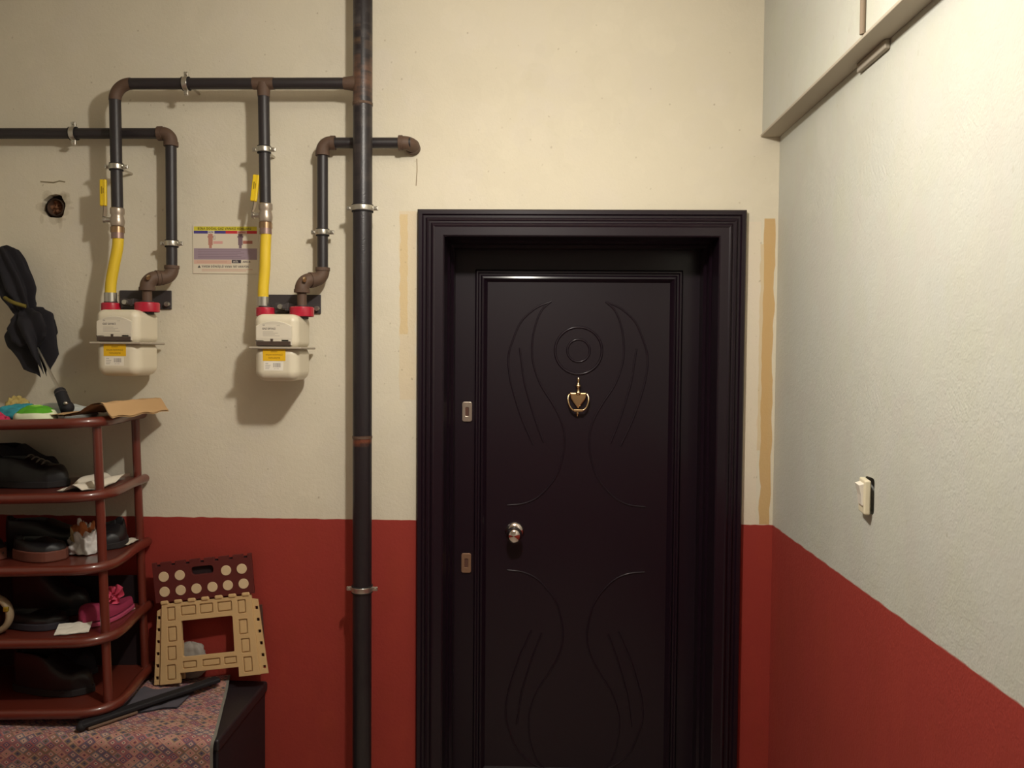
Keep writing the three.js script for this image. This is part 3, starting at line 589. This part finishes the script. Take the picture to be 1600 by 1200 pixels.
// ------------------------------------------------------------------ shoe rack
const RB = V(-1.237, 0.548, 0), TILT = 0.031; // its right foot, and how far it leans to the left
const SH = [0.03, 0.232, 0.437, 0.642, 0.85], SW = 0.62;
const rackPoint = (x, y, z) => { const c = Math.cos(TILT), s = Math.sin(TILT); return V(RB.x + x * c - y * s, RB.y + x * s + y * c, z); };
{
  const t = thing('shoe_rack', 'leaning dark red five tier shoe rack with rounded corners on the chest', 'shoe rack', [RB.x, RB.y, 0]);
  t.rotation.z = TILT;
  const R = 0.085, zf = 0.375, outline = [];
  outline.push([0.0, 0.02]); outline.push([0.009, 0.12]); outline.push([0.030, zf - R - 0.05]);
  for (let i = 0; i <= 10; i++) { const a = i / 10 * Math.PI / 2; outline.push([0.035 - R + R * Math.cos(a), zf - R + R * Math.sin(a)]); }
  for (let i = 0; i <= 10; i++) { const a = i / 10 * Math.PI / 2; outline.push([-SW + R - R * Math.sin(a), zf - R + R * Math.cos(a)]); }
  outline.push([-SW, 0.02]);
  const curve = new THREE.CatmullRomCurve3(outline.map(p => V(p[0], 0, p[1])), false, 'centripetal');
  const rim = new THREE.TubeGeometry(curve, 120, 0.0145, 14, false);
  const board = extrude(poly(outline), 0.008).rotateX(Math.PI / 2).translate(0, 0.004, 0);
  SH.forEach((y, i) => {
    const b = part('shelf', board.clone().translate(0, y + 0.004, 0), MAT.rack, t);
    part('rim', [rim.clone().translate(0, y, 0), new THREE.SphereGeometry(0.0145, 14, 10).translate(0, y, 0.02)], MAT.rack, b);
  });
  for (const [x, z, y0] of [[0.012, 0.318, 0], [-0.012, 0.042, 0], [-SW + 0.03, 0.322, 0.018], [-SW + 0.014, 0.042, 0.018]])
    part('pole', [cyl([x, y0, z], [x, SH[4] + 0.004, z], 0.0125, 0.0125, 20)], MAT.rack, t);
  part('back_panel', rbox(SW - 0.06, 0.3, 0.005, 0.002, -SW / 2, SH[0] + 0.15, 0.026), std(0x1d0e12, 0.7), t, 'dark board across the back of the lowest tier');
}
const onShelf = (i, x, z, dy = 0.009) => rackPoint(x, SH[i] + dy, z).toArray();

// ------------------------------------------------------------------ shoes
function shoeGeo(L, w, hToe, hHeel, open) {
  return grid(40, 44, (u, v) => { // v heel to toe, u across from one side over the top to the other
    const tt = v, wid = w * (0.5 + 0.28 * Math.sin(Math.min(1, tt * 1.02) * Math.PI * 0.9) + 0.2 * Math.sin(tt * Math.PI * 1.25 - 1.2)) * Math.min(1, Math.sqrt(Math.max(0, tt) / 0.07 + 0.02), Math.sqrt((1.001 - tt) / 0.16 + 0.0));
    const h = tt < 0.35 ? hHeel : THREE.MathUtils.lerp(hHeel, hToe, THREE.MathUtils.smoothstep(tt, 0.35, 0.82));
    const hh = h * Math.min(1, Math.pow(Math.max(0, tt) / 0.03 + 0.4, 0.5), Math.pow((1.001 - tt) / 0.12, 0.4));
    const a = Math.PI * u, ca = Math.cos(a), sa = Math.sin(a), e = 0.65;
    let x = 0.5 * wid * Math.sign(ca) * Math.pow(Math.abs(ca), e), y = hh * Math.pow(sa, e);
    const k = open * THREE.MathUtils.smoothstep(sa, 0.80, 0.93) * THREE.MathUtils.smoothstep(tt, 0.07, 0.13) * (1 - THREE.MathUtils.smoothstep(tt, 0.42, 0.52));
    y = y * (1 - k) + 0.012 * k;
    return [x, y + 0.016, (tt - 0.5) * L];
  });
}
function soleGeo(L, w, th) {
  const p = []; for (let i = 0; i <= 40; i++) { const s = i <= 20 ? 1 : -1, tt = i <= 20 ? i / 20 : (40 - i) / 20; const wid = w * (0.5 + 0.28 * Math.sin(tt * 1.02 * Math.PI * 0.9) + 0.2 * Math.sin(tt * Math.PI * 1.25 - 1.2)) * Math.min(1, Math.sqrt(tt / 0.07 + 0.02), Math.sqrt((1.001 - tt) / 0.16)); p.push([s * (wid / 2 + 0.003), (tt - 0.5) * (L + 0.006)]); }
  return extrude(poly(p), th, 0.003).rotateX(Math.PI / 2).translate(0, th, 0);
}
function shoe(name, label, pos, turn, o, group) {
  const t = thing(name, label, o.cat ?? 'shoe', pos, group); t.rotation.set(0, turn, TILT);
  t.rotation.order = 'ZYX';
  const L = o.L ?? 0.26;
  part('sole', soleGeo(L, 0.1, o.th ?? 0.02), o.sole, t);
  const up = part('upper', shoeGeo(L, 0.098, o.toe ?? 0.045, o.heel ?? 0.085, o.open ?? 1), o.mat, t);
  if (o.laces) part('lace', [0, 1, 2, 3].map(i => tube([[-0.022, 0.066 + (3 - i) * 0.006, 0.004 + i * 0.017], [0, 0.077 + (3 - i) * 0.006, 0.003 + i * 0.017], [0.022, 0.066 + (3 - i) * 0.006, 0.004 + i * 0.017]], 0.0025, 10, 6)), o.laces, t);
  if (o.strap) part('strap', tube([[-0.046, 0.03, 0.03], [-0.03, 0.062, 0.035], [0, 0.07, 0.036], [0.03, 0.062, 0.035], [0.046, 0.03, 0.03]], 0.006, 30, 8), o.strap, t);
  return t;
}
const G = MAT, grayLace = std(0x4c4644, 0.8);
// second tier from the top
shoe('sneaker', 'black laced shoe with pale eyelets on the second tier, toe towards the pole', onShelf(3, -0.262, 0.2), 1.45, { mat: G.blackShoe, sole: G.darkSole, laces: std(0x6c655c, 0.8), heel: 0.085, toe: 0.05, L: 0.25 });
shoe('sneaker', 'taller black shoe cut off by the left edge on the second tier', onShelf(3, -0.36, 0.085), 1.57, { mat: G.blackCloth, sole: G.darkSole, heel: 0.12, toe: 0.06, laces: grayLace, L: 0.25 });
// third tier
shoe('loafer', 'brown soled black shoe on the third tier beside the crumpled rag', onShelf(2, -0.205, 0.262), 1.35, { mat: G.blackShoe, sole: G.brownSole, th: 0.03, heel: 0.05, toe: 0.036, L: 0.17 });
shoe('loafer', 'dark shoe with a red band on the third tier at the left edge', onShelf(2, -0.425, 0.255), 1.5, { mat: G.blackShoe, sole: G.brownSole, th: 0.034, heel: 0.062, L: 0.23, strap: std(0xa01430, 0.5) });
shoe('loafer', 'plain black shoe deep on the third tier behind the brown soles', onShelf(2, -0.27, 0.11), 1.6, { mat: G.blackShoe, sole: G.darkSole, heel: 0.085 });
shoe('loafer', 'small black shoe behind the front pole on the third tier', onShelf(2, -0.072, 0.1), 0.1, { mat: G.blackShoe, sole: G.darkSole, heel: 0.06, toe: 0.035, L: 0.15 });
// fourth tier
shoe('boot', 'dark boot on the fourth tier in deep shade', onShelf(1, -0.27, 0.11), 1.5, { cat: 'boot', mat: G.blackShoe, sole: G.darkSole, heel: 0.15, toe: 0.06 });
shoe('flat_shoe', 'low dark shoe in front of the boot on the fourth tier', onShelf(1, -0.232, 0.25), 1.5, { mat: G.blackShoe, sole: std(0x2c2830, 0.8), heel: 0.034, toe: 0.026, L: 0.19 });
shoe('slipper', 'pink slipper with a ruffled flower on the fourth tier', onShelf(1, -0.056, 0.175), -0.22, { cat: 'slipper', mat: std(0x8c2446, 0.8), sole: std(0xa84060, 0.8), th: 0.012, heel: 0.02, toe: 0.045, open: 0.5, L: 0.21 });
// lowest tier
shoe('boot', 'black boot on the lowest tier, nearest the front pole', onShelf(0, -0.2, 0.23), 1.45, { cat: 'boot', mat: G.blackShoe, sole: G.darkSole, heel: 0.12, toe: 0.055 });
shoe('boot', 'black boot at the back of the lowest tier, behind its neighbour', onShelf(0, -0.27, 0.1), 1.57, { cat: 'boot', mat: G.blackCloth, sole: G.darkSole, heel: 0.15, toe: 0.055 });
{ // ruffled flower on the slipper
  const f = [];
  for (let ring = 0; ring < 3; ring++) f.push(grid(48, 8, (u, v) => { const a = u * Math.PI * 2, r = (0.006 + 0.027 * v) * (1 - ring * 0.27), w = 0.006 * v * Math.sin(a * (7 - ring) + ring * 2); return [r * Math.cos(a), 0.006 + ring * 0.009 + 0.011 * v + w, r * Math.sin(a)]; }));
  const s = scene.getObjectByName('slipper');
  part('flower', merge(f).rotateX(0.9).rotateZ(-0.1).translate(0.012, 0.055, -0.025), std(0xd04a68, 0.85, { side: THREE.DoubleSide }), s, 'pink ruffled fabric flower');
}
// round strap sandal at the far left of the fourth tier
{
  const t = thing('sandal', 'beige strap sandal standing on edge at the left of the fourth tier', 'sandal', onShelf(1, -0.278, 0.325));
  const ring = []; for (let i = 0; i < 24; i++) { const a = i / 24 * Math.PI * 2; ring.push([0.05 * Math.cos(a) - 0.035, 0.058 + 0.05 * Math.sin(a), 0.0]); }
  part('strap', new THREE.TubeGeometry(new THREE.CatmullRomCurve3(ring.map(p => V(...p)), true), 60, 0.009, 8, true).scale(1, 1, 1.6), std(0x98866a, 0.7), t);
  part('buckle', rbox(0.014, 0.014, 0.01, 0.003, 0.012, 0.078, 0.012), std(0xa89030, 0.4, { metalness: 0.6 }), t);
  part('sole', rbox(0.2, 0.012, 0.05, 0.005, -0.12, 0.006, -0.01), G.darkSole, t);
}
// soft lumps: cloths and papers
function lump(name, label, category, pos, [rx, ry, rz], mat, k = 0.3, z = 1, f = 2) {
  const g = grid(44, 24, (u, v) => {
    const a = u * Math.PI * 2, p = v * Math.PI / 2, q = 1 + k * fbm(Math.cos(a) * Math.sin(p) * f + z, Math.sin(a) * Math.sin(p) * f, Math.cos(p) * f + z);
    return [rx * Math.sin(p) * Math.cos(a) * q, ry * Math.cos(p) * q, rz * Math.sin(p) * Math.sin(a) * q];
  }, true);
  return single(name, g, mat, label, category, pos);
}
function sheet(name, label, category, pos, w, d, turn, mat, wave, z = 0, th = 0.0015) {
  const f = (u, v) => [(u - 0.5) * w, wave(u, v) + 0.002 * fbm(u * 4, v * 4, z), (v - 0.5) * d];
  const a = grid(36, 20, f, true), b = grid(36, 20, (u, v) => { const q = f(u, v); q[1] -= th; return q; });
  const m = single(name, [a, b], mat, label, category, pos); m.rotation.set(0, turn, TILT, 'ZYX'); return m;
}
const greenMap = canvasTex(256, 128, (c, w, h) => { c.fillStyle = '#d2d6b8'; c.fillRect(0, 0, w, h); c.fillStyle = '#4f9a1a'; c.beginPath(); c.ellipse(90, 80, 190, 40, 0, 0, 7); c.fill(); c.fillStyle = '#8fc14a'; c.fillRect(0, 104, w, 10); });
lump('green_cloth', 'folded white and bright green cloth beside the umbrella handle', 'cloth', onShelf(4, -0.175, 0.30, 0.008), [0.058, 0.042, 0.05], new THREE.MeshStandardMaterial({ map: greenMap, roughness: 0.9 }), 0.12, 3, 1.2);
lump('blue_cloth', 'crumpled teal blue cloth behind the pink one on the rack top', 'cloth', onShelf(4, -0.275, 0.22, 0.008), [0.075, 0.04, 0.06], std(0x2f8a98, 0.9), 0.3, 6);
lump('white_cloth', 'pale grey folded cloth at the back of the rack top', 'cloth', onShelf(4, -0.21, 0.11, 0.008), [0.11, 0.036, 0.045], std(0xb8bcb8, 0.9), 0.12, 2);
lump('pink_cloth', 'crumpled pink cloth at the left edge of the rack top', 'cloth', onShelf(4, -0.295, 0.32, 0.008), [0.05, 0.026, 0.035], std(0xb82c50, 0.9), 0.3, 9);
lump('yellow_cloth', 'small yellowish lump at the far left of the rack top', 'cloth', onShelf(4, -0.345, 0.12, 0.008), [0.04, 0.055, 0.04], std(0xb5a060, 0.9), 0.3, 12);
sheet('cardboard_sheet', 'torn flattened cardboard curling up at the right end of the rack top', 'cardboard', onShelf(4, -0.012, 0.185, 0.013), 0.20, 0.29, -0.12, std(0xb89468, 0.9, { side: THREE.DoubleSide }), (u, v) => 0.010 + 0.030 * THREE.MathUtils.smoothstep(u, 0.3, 0.8) - 0.040 * THREE.MathUtils.smoothstep(u, 0.84, 1) + 0.004 * fbm(u * 5, v * 5, 4), 3, 0.004);
sheet('paper_sheet', 'crumpled pale paper lining the second tier by the pole', 'paper', onShelf(3, -0.062, 0.2, 0.009), 0.11, 0.27, 0.12, G.paper, (u, v) => 0.006 + 0.014 * Math.max(0, Math.sin(u * 7 + v * 5)), 8);
lump('crumpled_rag', 'crumpled white and orange rag on the third tier', 'rag', onShelf(2, -0.108, 0.195, 0.012), [0.044, 0.08, 0.042], new THREE.MeshStandardMaterial({ map: canvasTex(128, 128, (c) => { c.fillStyle = '#c9c4c0'; c.fillRect(0, 0, 128, 128); c.fillStyle = '#b06a3c'; c.fillRect(0, 70, 128, 26); c.fillStyle = '#b49a70'; c.fillRect(40, 40, 50, 30); }), roughness: 0.9 }), 0.45, 4, 3.2);
sheet('paper_sheet', 'small white paper at the right end of the third tier', 'paper', onShelf(2, -0.035, 0.08, 0.01), 0.05, 0.1, 0, G.paper, () => 0.006, 2);
sheet('paper_sheet', 'white card on the front corner of the fourth tier', 'paper', onShelf(1, -0.088, 0.305, 0.009), 0.09, 0.06, 0.3, G.white, (u, v) => 0.004 + 0.014 * (1 - v), 5);
sheet('paper_sheet', 'narrow white card under the pink slipper on the fourth tier', 'paper', onShelf(1, -0.03, 0.17, 0.009), 0.03, 0.16, -0.05, G.white, () => 0.002, 6);

// ------------------------------------------------------------------ umbrella, upside down on the rack top
{
  const A = V(-1.404, 1.4125, 0.2), t = thing('umbrella', 'folded black umbrella standing on its handle against the wall', 'umbrella', A.toArray());
  const P = p => V(...p).sub(A), h0 = V(0, 0.008, 0), h1 = P([-1.441, 1.477, 0.175]), s1 = P([-1.553, 1.61, 0.105]);
  const dir = h1.clone().sub(h0).normalize();
  part('handle', [cyl(h0, h1, 0.0185, 0.0165, 24), new THREE.SphereGeometry(0.0195, 20, 14).translate(h0.x, h0.y + 0.008, h0.z)], MAT.black, t);
  part('handle_collar', cyl(h1.clone().addScaledVector(dir, -0.012), h1.clone().addScaledVector(dir, 0.004), 0.0178, 0.014, 20), MAT.plate, t);
  part('push_button', new THREE.SphereGeometry(0.006, 12, 8).translate(h0.x + 0.005, h0.y + 0.022, h0.z + 0.017), MAT.zinc, t);
  part('shaft', cyl(h1, s1, 0.0048, 0.0042, 14), MAT.zinc, t);
  // canopy: a flared lower bundle, a waist, and the upper bundle leaning on the wall
  const ax = new THREE.CatmullRomCurve3([P([-1.552, 1.605, 0.105]), P([-1.585, 1.675, 0.085]), P([-1.618, 1.745, 0.07]), P([-1.65, 1.83, 0.062]), P([-1.695, 1.925, 0.055])]);
  const prof = [[0, 0.012], [0.05, 0.05], [0.14, 0.068], [0.26, 0.07], [0.36, 0.048], [0.42, 0.03], [0.48, 0.036], [0.62, 0.048], [0.8, 0.046], [0.92, 0.04], [0.98, 0.026], [1, 0.004]];
  const rad = v => { for (let i = 1; i < prof.length; i++) if (v <= prof[i][0]) { const k = (v - prof[i - 1][0]) / (prof[i][0] - prof[i - 1][0]), s = k * k * (3 - 2 * k); return prof[i - 1][1] + (prof[i][1] - prof[i - 1][1]) * s; } return 0.004; };
  const can = grid(96, 70, (u, v) => {
    const c = ax.getPoint(v), d = ax.getTangent(v), e1 = V(0, 0, 1).cross(d).normalize(), e2 = V().crossVectors(d, e1), a = u * Math.PI * 2;
    const pl = 1 + 0.2 * Math.sin(a * 8 + v * 5) + 0.13 * Math.sin(a * 3 + 2) * Math.exp(-Math.pow((v - 0.2) / 0.12, 2)) * Math.min(1, v * 8) + 0.16 * fbm(Math.cos(a) * 1.5, Math.sin(a) * 1.5, v * 6), r = rad(v) * pl;
    const fl = v < 0.12 ? (0.12 - v) * 0.8 * Math.pow(Math.max(0, Math.sin(a * 4 + 1)), 2) : 0; // drooping rib tips
    return c.addScaledVector(e1, r * Math.cos(a)).addScaledVector(e2, 0.62 * r * Math.sin(a)).addScaledVector(d, -fl);
  });
  part('canopy', can, MAT.blackCloth, t);
  part('strap', tube([P([-1.585, 1.735, 0.105]), P([-1.62, 1.747, 0.115]), P([-1.655, 1.762, 0.1])], 0.006, 14, 8), std(0x6e611f, 0.8), t);
}

scene.traverse(o => { if (o.isMesh) { o.castShadow = true; o.receiveShadow = true; } });
renderer.render(scene, camera);
